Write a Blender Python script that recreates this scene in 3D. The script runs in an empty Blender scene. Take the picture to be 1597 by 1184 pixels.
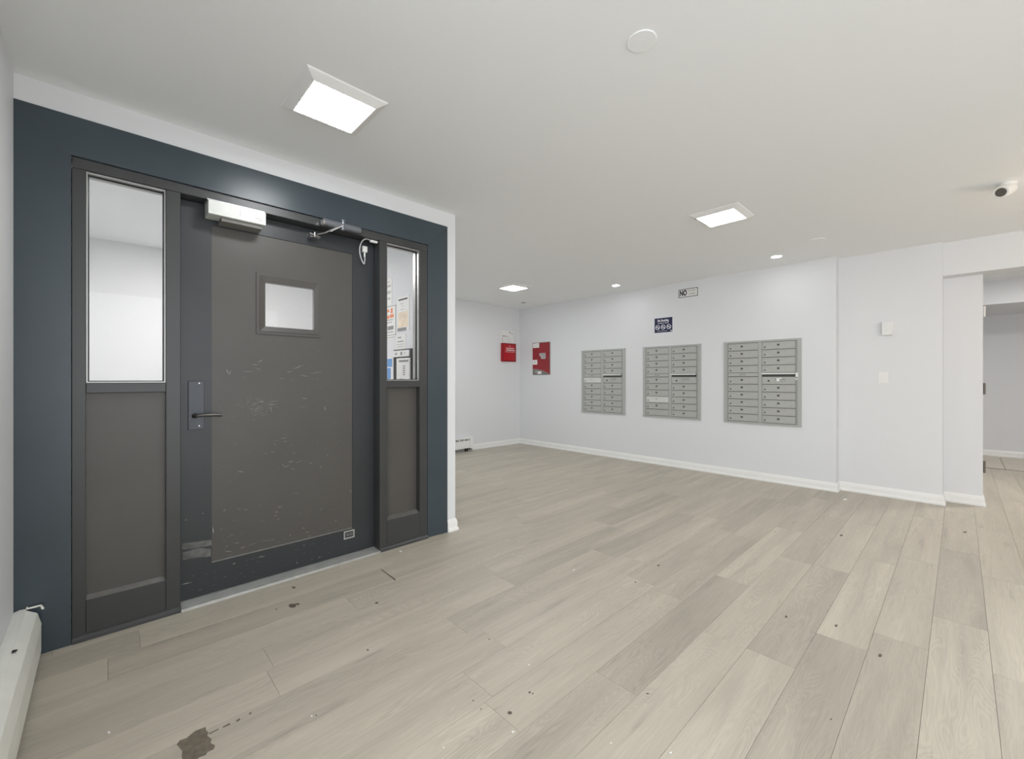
import bpy, bmesh, math, random
from mathutils import Vector, Matrix
random.seed(7)
sc = bpy.context.scene
COL = sc.collection

# ------------------------------------------------------------------ camera, world, exposure
H = 1.2                                   # eye height
CEIL = 2.5
YAW = math.radians(90 - 46.364)           # forward direction measured from +X
cam_d = bpy.data.cameras.new('camera')
cam = bpy.data.objects.new('camera', cam_d)
COL.objects.link(cam)
cam.location = (0, 0, H)
cam.rotation_euler = (math.radians(90), 0, YAW - math.radians(90))
cam_d.sensor_width = 36
cam_d.lens = 36 * 666 / 1597
cam_d.shift_y = -1 / 1597
cam_d.clip_start = 0.02
sc.camera = cam
cam.rotation_euler = (math.radians(90), 0, math.atan2(0.7237436, 0.690069) - math.radians(90))

w = bpy.data.worlds.new('world'); sc.world = w; w.use_nodes = True
w.node_tree.nodes['Background'].inputs[0].default_value = (0.94, 0.97, 1.0, 1)
w.node_tree.nodes['Background'].inputs[1].default_value = 2.75
sc.view_settings.view_transform = 'Standard'
sc.view_settings.look = 'None'
sc.view_settings.gamma = 1
sc.view_settings.use_curve_mapping = False
sc.view_settings.exposure = 0.17
PANEL = 36.0          # emission of the square ceiling panels
SPOT = 50.0          # emission of the round downlights
sc.cycles.max_bounces = 10
sc.cycles.diffuse_bounces = 6
sc.cycles.sample_clamp_indirect = 10

def point_light(name, loc, power, color, r):
    l = bpy.data.lights.new(name, 'POINT'); l.energy = power; l.color = color; l.shadow_soft_size = r
    o = bpy.data.objects.new(name, l); o.location = loc; COL.objects.link(o); return o
# the warm lamp of the passage, hanging out of frame to the right
point_light('warm_lamp_light', (4.45, -1.2, 1.95), 13, (1.0, 0.80, 0.62), 0.17)

# ------------------------------------------------------------------ materials
def srgb(r, g, b):
    f = lambda c: ((c/255)/12.92) if c/255 <= 0.04045 else (((c/255)+0.055)/1.055)**2.4
    return (f(r), f(g), f(b), 1)

def mat(name, color, rough=0.6, metal=0.0, bump=0.0, bscale=60, var=0.0, vscale=2.0, spec=0.5, coat=0.0):
    m = bpy.data.materials.new(name); m.use_nodes = True
    nt = m.node_tree; b = nt.nodes['Principled BSDF']
    b.inputs['Base Color'].default_value = color
    b.inputs['Roughness'].default_value = rough
    b.inputs['Metallic'].default_value = metal
    b.inputs['Specular IOR Level'].default_value = spec
    if coat: b.inputs['Coat Weight'].default_value = coat; b.inputs['Coat Roughness'].default_value = 0.25
    tc = nt.nodes.new('ShaderNodeTexCoord')
    if var:
        n = nt.nodes.new('ShaderNodeTexNoise'); n.inputs['Scale'].default_value = vscale; n.inputs['Detail'].default_value = 5
        nt.links.new(tc.outputs['Object'], n.inputs['Vector'])
        mr = nt.nodes.new('ShaderNodeMapRange')
        mr.inputs['From Min'].default_value = 0.3; mr.inputs['From Max'].default_value = 0.7
        mr.inputs['To Min'].default_value = 1-var; mr.inputs['To Max'].default_value = 1+var
        nt.links.new(n.outputs['Fac'], mr.inputs['Value'])
        mx = nt.nodes.new('ShaderNodeVectorMath'); mx.operation = 'SCALE'
        mx.inputs[0].default_value = color[:3]
        nt.links.new(mr.outputs[0], mx.inputs['Scale'])
        nt.links.new(mx.outputs[0], b.inputs['Base Color'])
    if bump:
        n2 = nt.nodes.new('ShaderNodeTexNoise'); n2.inputs['Scale'].default_value = bscale; n2.inputs['Detail'].default_value = 3
        nt.links.new(tc.outputs['Object'], n2.inputs['Vector'])
        bp = nt.nodes.new('ShaderNodeBump'); bp.inputs['Strength'].default_value = bump; bp.inputs['Distance'].default_value = 0.002
        nt.links.new(n2.outputs['Fac'], bp.inputs['Height']); nt.links.new(bp.outputs[0], b.inputs['Normal'])
    return m

def emis(name, color, s):
    m = bpy.data.materials.new(name); m.use_nodes = True
    b = m.node_tree.nodes['Principled BSDF']
    b.inputs['Base Color'].default_value = (0.9, 0.9, 0.9, 1)
    b.inputs['Emission Color'].default_value = color
    b.inputs['Emission Strength'].default_value = s
    return m

def glass_mat():
    m = bpy.data.materials.new('clear_glass'); m.use_nodes = True
    nt = m.node_tree; nt.nodes.remove(nt.nodes['Principled BSDF'])
    out = nt.nodes['Material Output']
    t = nt.nodes.new('ShaderNodeBsdfTransparent'); t.inputs[0].default_value = (0.98, 0.985, 0.985, 1)
    g = nt.nodes.new('ShaderNodeBsdfGlossy'); g.inputs['Roughness'].default_value = 0.02
    fr = nt.nodes.new('ShaderNodeFresnel'); fr.inputs['IOR'].default_value = 1.35
    mx = nt.nodes.new('ShaderNodeMixShader')
    nt.links.new(fr.outputs[0], mx.inputs[0]); nt.links.new(t.outputs[0], mx.inputs[1]); nt.links.new(g.outputs[0], mx.inputs[2])
    nt.links.new(mx.outputs[0], out.inputs['Surface'])
    return m

def plank_mat():
    m = bpy.data.materials.new('greige_oak_plank'); m.use_nodes = True
    nt = m.node_tree; b = nt.nodes['Principled BSDF']; N = nt.nodes.new; L = nt.links.new
    tc = N('ShaderNodeTexCoord'); oi = N('ShaderNodeObjectInfo')
    off = N('ShaderNodeVectorMath'); off.operation = 'SCALE'; off.inputs[0].default_value = (37.1, 91.7, 13.3)
    L(oi.outputs['Random'], off.inputs['Scale'])
    add = N('ShaderNodeVectorMath'); add.operation = 'ADD'
    L(tc.outputs['Object'], add.inputs[0]); L(off.outputs[0], add.inputs[1])
    def noise(sx, sy, detail, dist=0.0, rough=0.55):
        mp = N('ShaderNodeMapping'); mp.inputs['Scale'].default_value = (sx, sy, 1)
        L(add.outputs[0], mp.inputs['Vector'])
        n = N('ShaderNodeTexNoise'); n.inputs['Scale'].default_value = 1; n.inputs['Detail'].default_value = detail
        n.inputs['Distortion'].default_value = dist; n.inputs['Roughness'].default_value = rough
        L(mp.outputs[0], n.inputs['Vector']); return n
    def rng(sock, a, c, lo, hi):
        r = N('ShaderNodeMapRange'); r.inputs['From Min'].default_value = a; r.inputs['From Max'].default_value = c
        r.inputs['To Min'].default_value = lo; r.inputs['To Max'].default_value = hi
        L(sock, r.inputs['Value']); return r.outputs[0]
    def mul(a, c):
        x = N('ShaderNodeMath'); x.operation = 'MULTIPLY'; L(a, x.inputs[0]); L(c, x.inputs[1]); return x.outputs[0]
    broad = rng(noise(0.9, 9.0, 4, 0.6).outputs['Fac'], 0.3, 0.7, 0.86, 1.10)
    fine = rng(noise(6.0, 130.0, 6, 0.8, 0.6).outputs['Fac'], 0.3, 0.7, 0.925, 1.06)
    # cathedral figure: rings of a stretched, distorted wave
    mp = N('ShaderNodeMapping'); mp.inputs['Scale'].default_value = (1.6, 11.0, 1.0)
    L(add.outputs[0], mp.inputs['Vector'])
    wv = N('ShaderNodeTexNoise'); wv.inputs['Scale'].default_value = 1.0; wv.inputs['Detail'].default_value = 1.5; wv.inputs['Distortion'].default_value = 0.5
    L(mp.outputs[0], wv.inputs['Vector'])
    sn = N('ShaderNodeMath'); sn.operation = 'MULTIPLY'; sn.inputs[1].default_value = 170
    L(wv.outputs['Fac'], sn.inputs[0])
    s2 = N('ShaderNodeMath'); s2.operation = 'SINE'; L(sn.outputs[0], s2.inputs[0])
    msk = rng(noise(1.1, 3.0, 2).outputs['Fac'], 0.44, 0.60, 0.0, 0.055)
    s3 = N('ShaderNodeMath'); s3.operation = 'MULTIPLY_ADD'; L(s2.outputs[0], s3.inputs[0]); L(msk, s3.inputs[1]); s3.inputs[2].default_value = 1.0
    # dark streaks and occasional knots
    strk = rng(noise(2.5, 22.0, 4, 0.3).outputs['Fac'], 0.62, 0.78, 1.0, 0.78)
    vo = N('ShaderNodeTexVoronoi'); vo.inputs['Scale'].default_value = 1.0
    mpk = N('ShaderNodeMapping'); mpk.inputs['Scale'].default_value = (2.1, 3.7, 1.0)
    L(add.outputs[0], mpk.inputs['Vector']); L(mpk.outputs[0], vo.inputs['Vector'])
    knot = rng(vo.outputs['Distance'], 0.012, 0.034, 0.55, 1.0)
    f = mul(mul(mul(broad, fine), mul(s3.outputs[0], strk)), knot)
    tone = N('ShaderNodeSeparateColor'); L(oi.outputs['Color'], tone.inputs[0])
    f = mul(f, tone.outputs[0])
    warm = N('ShaderNodeMix'); warm.data_type = 'RGBA'
    warm.inputs[6].default_value = (0.505, 0.461, 0.380, 1); warm.inputs[7].default_value = (0.48, 0.430, 0.358, 1)
    L(noise(0.9, 5.0, 2).outputs['Fac'], warm.inputs[0])
    sc_ = N('ShaderNodeVectorMath'); sc_.operation = 'SCALE'
    L(warm.outputs[2], sc_.inputs[0]); L(f, sc_.inputs['Scale'])
    L(sc_.outputs[0], b.inputs['Base Color'])
    b.inputs['Roughness'].default_value = 0.42
    b.inputs['Specular IOR Level'].default_value = 0.35
    bp = N('ShaderNodeBump'); bp.inputs['Strength'].default_value = 0.12; bp.inputs['Distance'].default_value = 0.001
    L(fine, bp.inputs['Height']); L(bp.outputs[0], b.inputs['Normal'])
    return m

M = {}
M['wall'] = mat('wall_paint', (0.745, 0.755, 0.77, 1), 0.62, bump=0.10, bscale=45)
M['ceil'] = mat('ceiling_paint', (0.885, 0.90, 0.905, 1), 0.7, bump=0.10, bscale=30)
M['trim'] = mat('white_trim_paint', (0.86, 0.86, 0.845, 1), 0.35, bump=0.03, bscale=20)
M['casing'] = mat('slate_casing_paint', (0.043, 0.059, 0.072, 1), 0.32, bump=0.05, bscale=90, var=0.08, vscale=3)
M['frame'] = mat('charcoal_frame_paint', (0.045, 0.046, 0.047, 1), 0.34, bump=0.05, bscale=90, var=0.08, vscale=3)
M['leaf'] = mat('charcoal_door_paint', (0.030, 0.034, 0.038, 1), 0.36, bump=0.05, bscale=90, var=0.10, vscale=3)
M['panel'] = mat('taupe_panel_paint', (0.080, 0.075, 0.068, 1), 0.40, bump=0.04, bscale=120, var=0.07, vscale=2.5)
M['plateblue'] = mat('blue_grey_plate', (0.055, 0.062, 0.078, 1), 0.35, var=0.05)
M['scratch'] = mat('bare_scratch', (0.30, 0.29, 0.27, 1), 0.5)
M['scuff'] = mat('pale_scuff', (0.13, 0.13, 0.125, 1), 0.6, var=0.5, vscale=18)
M['bead'] = mat('aluminium_bead', (0.42, 0.42, 0.41, 1), 0.35, metal=0.6)
M['alu'] = mat('brushed_aluminium', (0.50, 0.50, 0.48, 1), 0.42, metal=0.55, bump=0.05, bscale=200, var=0.12, vscale=14)
M['steel'] = mat('polished_steel', (0.55, 0.55, 0.56, 1), 0.22, metal=1.0)
M['closer'] = mat('grey_closer_body', (0.17, 0.18, 0.20, 1), 0.3, metal=0.4)
M['dark'] = mat('dark_void', (0.015, 0.015, 0.016, 1), 0.6)
M['handle'] = mat('dark_bronze', (0.09, 0.085, 0.08, 1), 0.25, metal=0.8)
M['lockwhite'] = mat('offwhite_cover', (0.72, 0.74, 0.70, 1), 0.35, var=0.06, vscale=25)
M['plastic'] = mat('white_plastic', (0.82, 0.82, 0.80, 1), 0.3)
M['plasticwarm'] = mat('warm_white_plastic', (0.80, 0.78, 0.74, 1), 0.35)
M['wire'] = mat('grey_wire', (0.55, 0.56, 0.56, 1), 0.5)
M['heater'] = mat('heater_enamel', (0.84, 0.84, 0.78, 1), 0.35, bump=0.03, bscale=15, var=0.04, vscale=8)
M['rust'] = mat('grimy_metal', (0.16, 0.14, 0.115, 1), 0.7, var=0.4, vscale=60)
M['mailalu'] = mat('mailbox_aluminium', (0.455, 0.46, 0.44, 1), 0.40, metal=0.12, bump=0.04, bscale=150, var=0.05, vscale=9)
M['mailframe'] = mat('mailbox_frame_aluminium', (0.45, 0.46, 0.44, 1), 0.36, metal=0.15)
M['mailnew'] = mat('newer_mailbox_door', (0.66, 0.66, 0.64, 1), 0.36, metal=0.1)
M['maildark'] = mat('mailbox_dark', (0.07, 0.07, 0.065, 1), 0.5)
M['mailtext'] = mat('mailbox_print', (0.10, 0.10, 0.10, 1), 0.6)
M['maillip'] = mat('bright_slot_lip', (0.85, 0.85, 0.84, 1), 0.3)
M['red'] = mat('fire_box_red', (0.30, 0.022, 0.030, 1), 0.4, var=0.06, vscale=5)
M['redp'] = mat('red_plastic', (0.45, 0.010, 0.018, 1), 0.32)
M['redd'] = mat('dark_red_edge', (0.22, 0.008, 0.015, 1), 0.4)
M['pink'] = mat('faded_white_print', (0.80, 0.66, 0.64, 1), 0.6)
M['paper'] = mat('white_paper', (0.83, 0.83, 0.81, 1), 0.7)
M['ink'] = mat('black_ink', (0.025, 0.025, 0.027, 1), 0.6)
M['inkg'] = mat('grey_ink', (0.27, 0.27, 0.27, 1), 0.6)
M['inkl'] = mat('light_grey_ink', (0.48, 0.48, 0.47, 1), 0.6)
M['navy'] = mat('navy_print', (0.010, 0.014, 0.060, 1), 0.45)
M['navytxt'] = mat('white_print', (0.78, 0.79, 0.84, 1), 0.5)
M['orange'] = mat('orange_ink', (0.80, 0.26, 0.12, 1), 0.6)
M['blue'] = mat('blue_print', (0.16, 0.34, 0.66, 1), 0.6)
M['cream'] = mat('cream_print', (0.86, 0.74, 0.58, 1), 0.6, var=0.15, vscale=14)
M['greyp'] = mat('grey_primer', (0.20, 0.195, 0.18, 1), 0.6, var=0.1, vscale=20)
M['worn_hilite'] = mat('worn_highlight_ledge_paint', (0.135, 0.13, 0.12, 1), 0.5, var=0.2, vscale=15)  # worn grey, lightened so the ledges carry a painted highlight
M['hinge'] = mat('aged_brass_hinge', (0.19, 0.17, 0.14, 1), 0.45, metal=0.6)
M['sub'] = mat('dark_underlay', (0.07, 0.062, 0.052, 1), 0.9)
M['stain'] = mat('worn_core', (0.155, 0.130, 0.100, 1), 0.8, var=0.25, vscale=50)
M['speckd'] = mat('dark_speck', (0.12, 0.10, 0.08, 1), 0.7)
M['tile'] = mat('beige_tile', (0.60, 0.54, 0.45, 1), 0.35, var=0.05, vscale=6)
M['tilev'] = mat('pale_vestibule_floor', (0.70, 0.69, 0.67, 1), 0.4)
M['vwall'] = mat('vestibule_wall_paint', (0.86, 0.86, 0.86, 1), 0.6)
M['grout'] = mat('tile_grout', (0.30, 0.26, 0.21, 1), 0.9)
M['lens'] = mat('smoked_lens', (0.10, 0.09, 0.075, 1), 0.12, coat=0.6)
M['glass'] = glass_mat()
M['wires'] = mat('mesh_wire', (0.50, 0.50, 0.49, 1), 0.5, metal=0.3)
M['plank'] = plank_mat()
M['lframe'] = mat('light_frame', (0.80, 0.80, 0.79, 1), 0.5)
M['panel_light'] = emis('panel_diffuser_glow', (0.96, 0.985, 1.0, 1), PANEL)
M['spot_light'] = emis('downlight_glow', (0.97, 0.985, 1.0, 1), SPOT)
M['vest_fill'] = emis('vestibule_fill_glow', (1.0, 0.975, 0.96, 1), 105)
M['cor_fill'] = emis('corridor_fill_glow', (1.0, 0.97, 0.94, 1), 155)

# ------------------------------------------------------------------ geometry helpers
def nb(): return bmesh.new()

def box(bm, x0, x1, y0, y1, z0, z1, bev=0.0, seg=1):
    t = bmesh.new()
    bmesh.ops.create_cube(t, size=1)
    for v in t.verts:
        v.co = Vector(((x0+x1)/2 + v.co.x*(x1-x0), (y0+y1)/2 + v.co.y*(y1-y0), (z0+z1)/2 + v.co.z*(z1-z0)))
    if bev: bmesh.ops.bevel(t, geom=list(t.edges), offset=bev, segments=seg, profile=0.5, affect='EDGES')
    me = bpy.data.meshes.new('t'); t.to_mesh(me); bm.from_mesh(me); bpy.data.meshes.remove(me); t.free()
    return bm

def ring(bm, x0, x1, z0, z1, hx0, hx1, hz0, hz1, y0, y1, yin=None):
    """rectangular plate with a rectangular hole, in the XZ plane; yin: y of the hole's front lip (a splay)"""
    yi = y0 if yin is None else yin
    o = [(x0, z0), (x1, z0), (x1, z1), (x0, z1)]; i = [(hx0, hz0), (hx1, hz0), (hx1, hz1), (hx0, hz1)]
    fo = [bm.verts.new((a, y0, c)) for a, c in o]; fi = [bm.verts.new((a, yi, c)) for a, c in i]
    bo = [bm.verts.new((a, y1, c)) for a, c in o]; bi = [bm.verts.new((a, y1, c)) for a, c in i]
    for k in range(4):
        j = (k+1) % 4
        bm.faces.new((fo[k], fo[j], fi[j], fi[k])); bm.faces.new((bo[j], bo[k], bi[k], bi[j]))
        bm.faces.new((fo[j], fo[k], bo[k], bo[j])); bm.faces.new((fi[k], fi[j], bi[j], bi[k]))
    return bm

def prism(bm, pts, d):
    """pts: list of 3d points of a planar polygon, d: extrusion vector"""
    d = Vector(d)
    a = [bm.verts.new(Vector(p)) for p in pts]; b = [bm.verts.new(Vector(p)+d) for p in pts]
    n = len(pts)
    bm.faces.new(a[::-1]); bm.faces.new(b)
    for k in range(n):
        j = (k+1) % n; bm.faces.new((a[k], a[j], b[j], b[k]))
    bmesh.ops.recalc_face_normals(bm, faces=bm.faces)
    return bm

def cyl(bm, p0, p1, r0, r1=None, n=24, bev=0.0):
    p0, p1 = Vector(p0), Vector(p1); r1 = r0 if r1 is None else r1
    ax = (p1-p0); L_ = ax.length
    q = ax.to_track_quat('Z', 'Y').to_matrix().to_4x4()
    prof = [(0, 0), (r0-bev, 0), (r0, bev), (r1, L_-bev), (r1-bev, L_), (0, L_)] if bev else [(0, 0), (r0, 0), (r1, L_), (0, L_)]
    return lathe(bm, prof, p0, q, n)

def lathe(bm, prof, origin, q=None, n=24):
    q = q or Matrix.Identity(4); rows = []
    for r, z in prof:
        if r < 1e-6: rows.append([bm.verts.new(Vector(origin) + (q @ Vector((0, 0, z))))])
        else: rows.append([bm.verts.new(Vector(origin) + (q @ Vector((r*math.cos(2*math.pi*k/n), r*math.sin(2*math.pi*k/n), z)))) for k in range(n)])
    for a, b in zip(rows, rows[1:]):
        for k in range(n):
            j = (k+1) % n
            if len(a) == 1 and len(b) > 1: bm.faces.new((a[0], b[j], b[k]))
            elif len(b) == 1 and len(a) > 1: bm.faces.new((a[k], a[j], b[0]))
            elif len(a) > 1: bm.faces.new((a[k], a[j], b[j], b[k]))
    bmesh.ops.recalc_face_normals(bm, faces=bm.faces)
    return bm

def tube(bm, pts, r, n=10):
    pts = [Vector(p) for p in pts]; rows = []
    up = None
    for i, p in enumerate(pts):
        t = (pts[min(i+1, len(pts)-1)] - pts[max(i-1, 0)]).normalized()
        if up is None: up = Vector((0, 0, 1)) if abs(t.z) < 0.9 else Vector((1, 0, 0))
        s = t.cross(up).normalized(); up = s.cross(t).normalized()
        rows.append([bm.verts.new(p + r*(math.cos(2*math.pi*k/n)*s + math.sin(2*math.pi*k/n)*up)) for k in range(n)])
    for a, b in zip(rows, rows[1:]):
        for k in range(n):
            j = (k+1) % n; bm.faces.new((a[k], a[j], b[j], b[k]))
    bm.faces.new(rows[0][::-1]); bm.faces.new(rows[-1])
    bmesh.ops.recalc_face_normals(bm, faces=bm.faces)
    return bm

def smooth_pts(pts, sub=6):
    out = []; P = [Vector(p) for p in pts]; P = [P[0]] + P + [P[-1]]
    for i in range(1, len(P)-2):
        for k in range(sub):
            t = k/sub; a, b, c, d = P[i-1], P[i], P[i+1], P[i+2]
            out.append(0.5*((2*b) + (c-a)*t + (2*a-5*b+4*c-d)*t*t + (3*b-a-3*c+d)*t*t*t))
    out.append(P[-2]); return out

def wloc(o):
    v = Vector((0, 0, 0))
    while o: v += o.location; o = o.parent
    return v

def obj(name, bm, m, parent=None, smooth=False, loc=None):
    """bm holds world coordinates; the object's origin goes to loc (default: the lower centre of its box)"""
    me = bpy.data.meshes.new(name)
    xs = [v.co for v in bm.verts]
    if loc is None:
        loc = Vector(((min(v.x for v in xs)+max(v.x for v in xs))/2, (min(v.y for v in xs)+max(v.y for v in xs))/2, min(v.z for v in xs)))
    loc = Vector(loc)
    for v in bm.verts: v.co -= loc
    bm.to_mesh(me); bm.free()
    if m: me.materials.append(m)
    if smooth:
        for p in me.polygons: p.use_smooth = True
        me.set_sharp_from_angle(angle=math.radians(35))
    o = bpy.data.objects.new(name, me); COL.objects.link(o)
    if parent: o.parent = parent; o.location = loc - wloc(parent)
    else: o.location = loc
    return o

def thing(name, loc, label, cat, group=None, kind=None):
    o = bpy.data.objects.new(name, None); COL.objects.link(o); o.location = loc; o.empty_display_size = 0.05
    return tag(o, label, cat, group, kind)
def tag(o, label=None, cat=None, group=None, kind=None):
    if label: o['label'] = label
    if cat: o['category'] = cat
    if group: o['group'] = group
    if kind: o['kind'] = kind
    return o

AX = {'E': (Vector((0, -1, 0)), Vector((0, 0, 1)), Vector((-1, 0, 0))),     # on a wall that faces -X
      'N': (Vector((1, 0, 0)), Vector((0, 0, 1)), Vector((0, -1, 0)))}      # on a wall that faces -Y
def text(name, body, size, m, parent, at, face, sx=1.0, depth=0.0004, bold=0.0, align='CENTER'):
    cu = bpy.data.curves.new('t', 'FONT'); cu.body = body; cu.size = size; cu.align_x = align; cu.align_y = 'CENTER'
    cu.extrude = depth; cu.offset = bold; cu.resolution_u = 3
    to = bpy.data.objects.new('t', cu); COL.objects.link(to)
    dg = bpy.context.evaluated_depsgraph_get(); dg.update()
    me = bpy.data.meshes.new_from_object(to.evaluated_get(dg)); bpy.data.objects.remove(to); bpy.data.curves.remove(cu)
    u, v, n = AX[face]; bm = bmesh.new(); bm.from_mesh(me); bpy.data.meshes.remove(me)
    for q in bm.verts: q.co = Vector(at) + u*q.co.x*sx + v*q.co.y + n*q.co.z
    return obj(name, bm, m, parent)

# ray helpers: where the line of sight through a photo point meets a real plane (used to measure places on the door and floor)
SA, CA = 0.7237436, 0.690069
def sight(px, py):
    u = (px-798.5)/666; v = (591-py)/666; return Vector((u*SA+CA, -u*CA+SA, v))
def on_y(px, py, W): r = sight(px, py); t = W/r.y; return (r.x*t, W, H + r.z*t)
def on_x(px, py, W): r = sight(px, py); t = W/r.x; return (W, r.y*t, H + r.z*t)
def on_z(px, py, z=0): r = sight(px, py); t = (z-H)/r.z; return (r.x*t, r.y*t, z)

# ------------------------------------------------------------------ the setting
def wall(name, boxes, label, m='wall', cat='wall'):
    bm = nb()
    for b_ in boxes: box(bm, *b_)
    return tag(obj(name, bm, M[m]), label, cat, kind='structure')

X0, X1, XP, MX = -0.28, 1.937, 2.017, 5.61
wall('wall_left', [(-0.38, X0, 1.0, 5.5, 0, CEIL)], 'narrow white wall at far left above the baseboard heater')
wall('wall_entrance', [(X0, -0.112, 2.785, 2.87, 0, CEIL), (1.765, 1.90, 2.785, 2.87, 0, CEIL), (-0.112, 1.765, 2.785, 2.87, 2.207, CEIL),
                       (X0, 1.90, 2.77, 2.785, 2.388, CEIL)], 'white wall strip above the dark entrance frame')
wall('wall_vestibule', [(1.90, XP, 2.785, 5.68, 0, CEIL), (X1, XP, 2.77, 2.785, 0, CEIL), (1.90, X1, 2.77, 2.785, 2.388, CEIL)], 'white wall end beside the dark entrance frame, vestibule wall behind it')
wall('wall_vestibule_back', [(X0, 1.90, 5.5, 5.6, 0, CEIL)], 'bright white vestibule wall seen through the left glass', m='vwall')
wall('wall_far', [(XP, MX, 5.68, 5.78, 0, CEIL)], 'pale far alcove wall with red holder and radiator')
wall('wall_mailboxes', [(MX, 5.85, 0.905, 5.68, 0, CEIL)], 'long pale wall holding the three mailbox banks')
wall('wall_thermostat', [(5.755, 6.0, 0.112, 0.905, 0, CEIL)], 'narrow pale wall with thermostat and light switch')
wall('wall_passage', [(5.98, 6.10, -0.150, 0.112, 0, 2.185), (5.815, 6.10, -1.7, 0.112, 2.185, CEIL), (5.98, 6.10, -3.2, -1.7, 0, CEIL)],
     'pale short wall and header at the passage opening')
wall('wall_right', [(2.4, 10.0, -3.3, -3.2, 0, CEIL)], 'white side wall of the lobby out of frame')
wall('wall_corridor_far', [(10.0, 10.1, -3.2, 0.5, 0, CEIL)], 'grey far wall of the passage behind beige tiles')
wall('wall_corridor_side', [(6.10, 10.0, 0.5, 0.6, 0, CEIL)], 'white side wall of the passage')
wall('bulkhead', [(8.5, 10.0, -3.2, 0.5, 2.186, CEIL)], 'white dropped ceiling box in the passage', cat='bulkhead')
wall('ceiling', [(-0.5, 10.1, -3.3, 5.78, CEIL, 2.6)], 'smooth white lobby ceiling', m='ceil', cat='ceiling')

wall('floor_vestibule', [(X0, 1.90, 2.94, 5.5, -0.004, 0.001)], 'unseen pale floor added in the vestibule to bounce light', m='tilev', cat='floor')  # unseen floor, added pale so it bounces light around the vestibule
# floor: underlay, planks one by one, tiles
floor = wall('floor', [(-1.6, 8.60, -3.3, 5.78, -0.03, -0.0045)], 'floor of long greige oak look planks', m='sub', cat='floor')
PITCH, OFF, LEN, GAP = 0.187, 0.095, 1.245, 0.0009
cache = {}
def plank(xa, xb, ya, yb, tone):
    key = (round(xb-xa, 3), round(yb-ya, 3))
    if key not in cache:
        bm = nb(); box(bm, GAP/2-(xb-xa)/2, (xb-xa)/2-GAP/2, GAP/2-(yb-ya)/2, (yb-ya)/2-GAP/2, -0.0042, 0, 0.0005)
        me = bpy.data.meshes.new('plank'); bm.to_mesh(me); bm.free(); me.materials.append(M['plank']); cache[key] = me
    o = bpy.data.objects.new('plank', cache[key]); COL.objects.link(o); o.parent = floor
    o.location = Vector(((xa+xb)/2, (ya+yb)/2, 0)) - floor.location
    o.color = (tone, tone, tone, 1)
known = {4: 2.703, 1: 2.432, 0: 2.633, 2: 3.315, 9: 1.726, 8: 2.484, -1: 3.04, 12: 1.254, 3: 2.06, 5: 1.02, 6: 3.55, 7: 1.30, 10: 3.0, 11: 2.2}
toned = {(4, 2.703, -1): 0.86, (1, 2.432, -1): 0.86, (0, 2.633, -1): 0.91, (2, 3.315, -1): 0.90, (8, 2.484, 1): 0.86, (-1, 3.04, 1): 0.88,
         (12, 1.254, -1): 0.93, (10, 3.0, 1): 0.90, (0, 2.633, 1): 1.03, (4, 2.703, 1): 1.04, (1, 2.432, 1): 1.04, (-1, 3.04, -1): 1.02, (6, 3.55, 1): 0.88}
k0, k1 = int(math.floor((-3.2-OFF)/PITCH)), int(math.floor((5.68-OFF)/PITCH))
rnd = random.Random(21)
for k in range(k0, k1+1):
    ya, yb = OFF+k*PITCH, OFF+(k+1)*PITCH
    ya = max(ya, -3.2); yb = min(yb, 5.68)
    if yb - ya < 0.01: continue
    mid = (ya+yb)/2
    if mid > 2.9: lo, hi = XP, MX
    elif mid > 1.0: lo, hi = X0, MX
    elif mid > 0.112: lo, hi = X0, 5.755
    else: lo, hi = (-0.45 if mid > -1.2 else 0.8), (8.60 if -1.7 < mid < -0.15 else 5.98)
    j = known.get(k, rnd.uniform(0, LEN))
    n0 = math.floor((lo-j)/LEN)
    x = j + n0*LEN
    while x < hi:
        a, b_ = max(x, lo), min(x+LEN, hi)
        if b_-a > 0.03:
            t = rnd.choice([0.93, 0.96, 0.98, 1.0, 1.0, 1.01, 1.03])
            for (kk, jj, s), tv in toned.items():
                if kk == k and ((s < 0 and abs(x+LEN-jj) < 0.01) or (s > 0 and abs(x-jj) < 0.01)): t = tv
            plank(a, b_, ya, yb, t)
        x += LEN
tiles = wall('floor_tiles', [(8.60, 10.0, -3.2, 0.5, -0.03, -0.004)], 'beige tiled floor strip at the end of the passage', m='grout', cat='floor')
tm = {}
for iy in range(9):
    for ix in range(2):
        xa, xb = 8.62+ix*0.69, 8.62+(ix+1)*0.69-0.006
        ya = -3.2+iy*0.46+0.385-0.36; yb = min(ya+0.452, 0.5)
        if yb-ya < 0.1: continue
        bm = nb(); box(bm, xa, xb, ya, yb, -0.006, 0.001, 0.0015)
        obj('tile', bm, M['tile'], tiles)
bm = nb(); box(bm, 8.595, 8.62, -3.2, 0.5, -0.004, 0.004, 0.002); obj('edge_strip', bm, M['hinge'], tiles)

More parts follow.
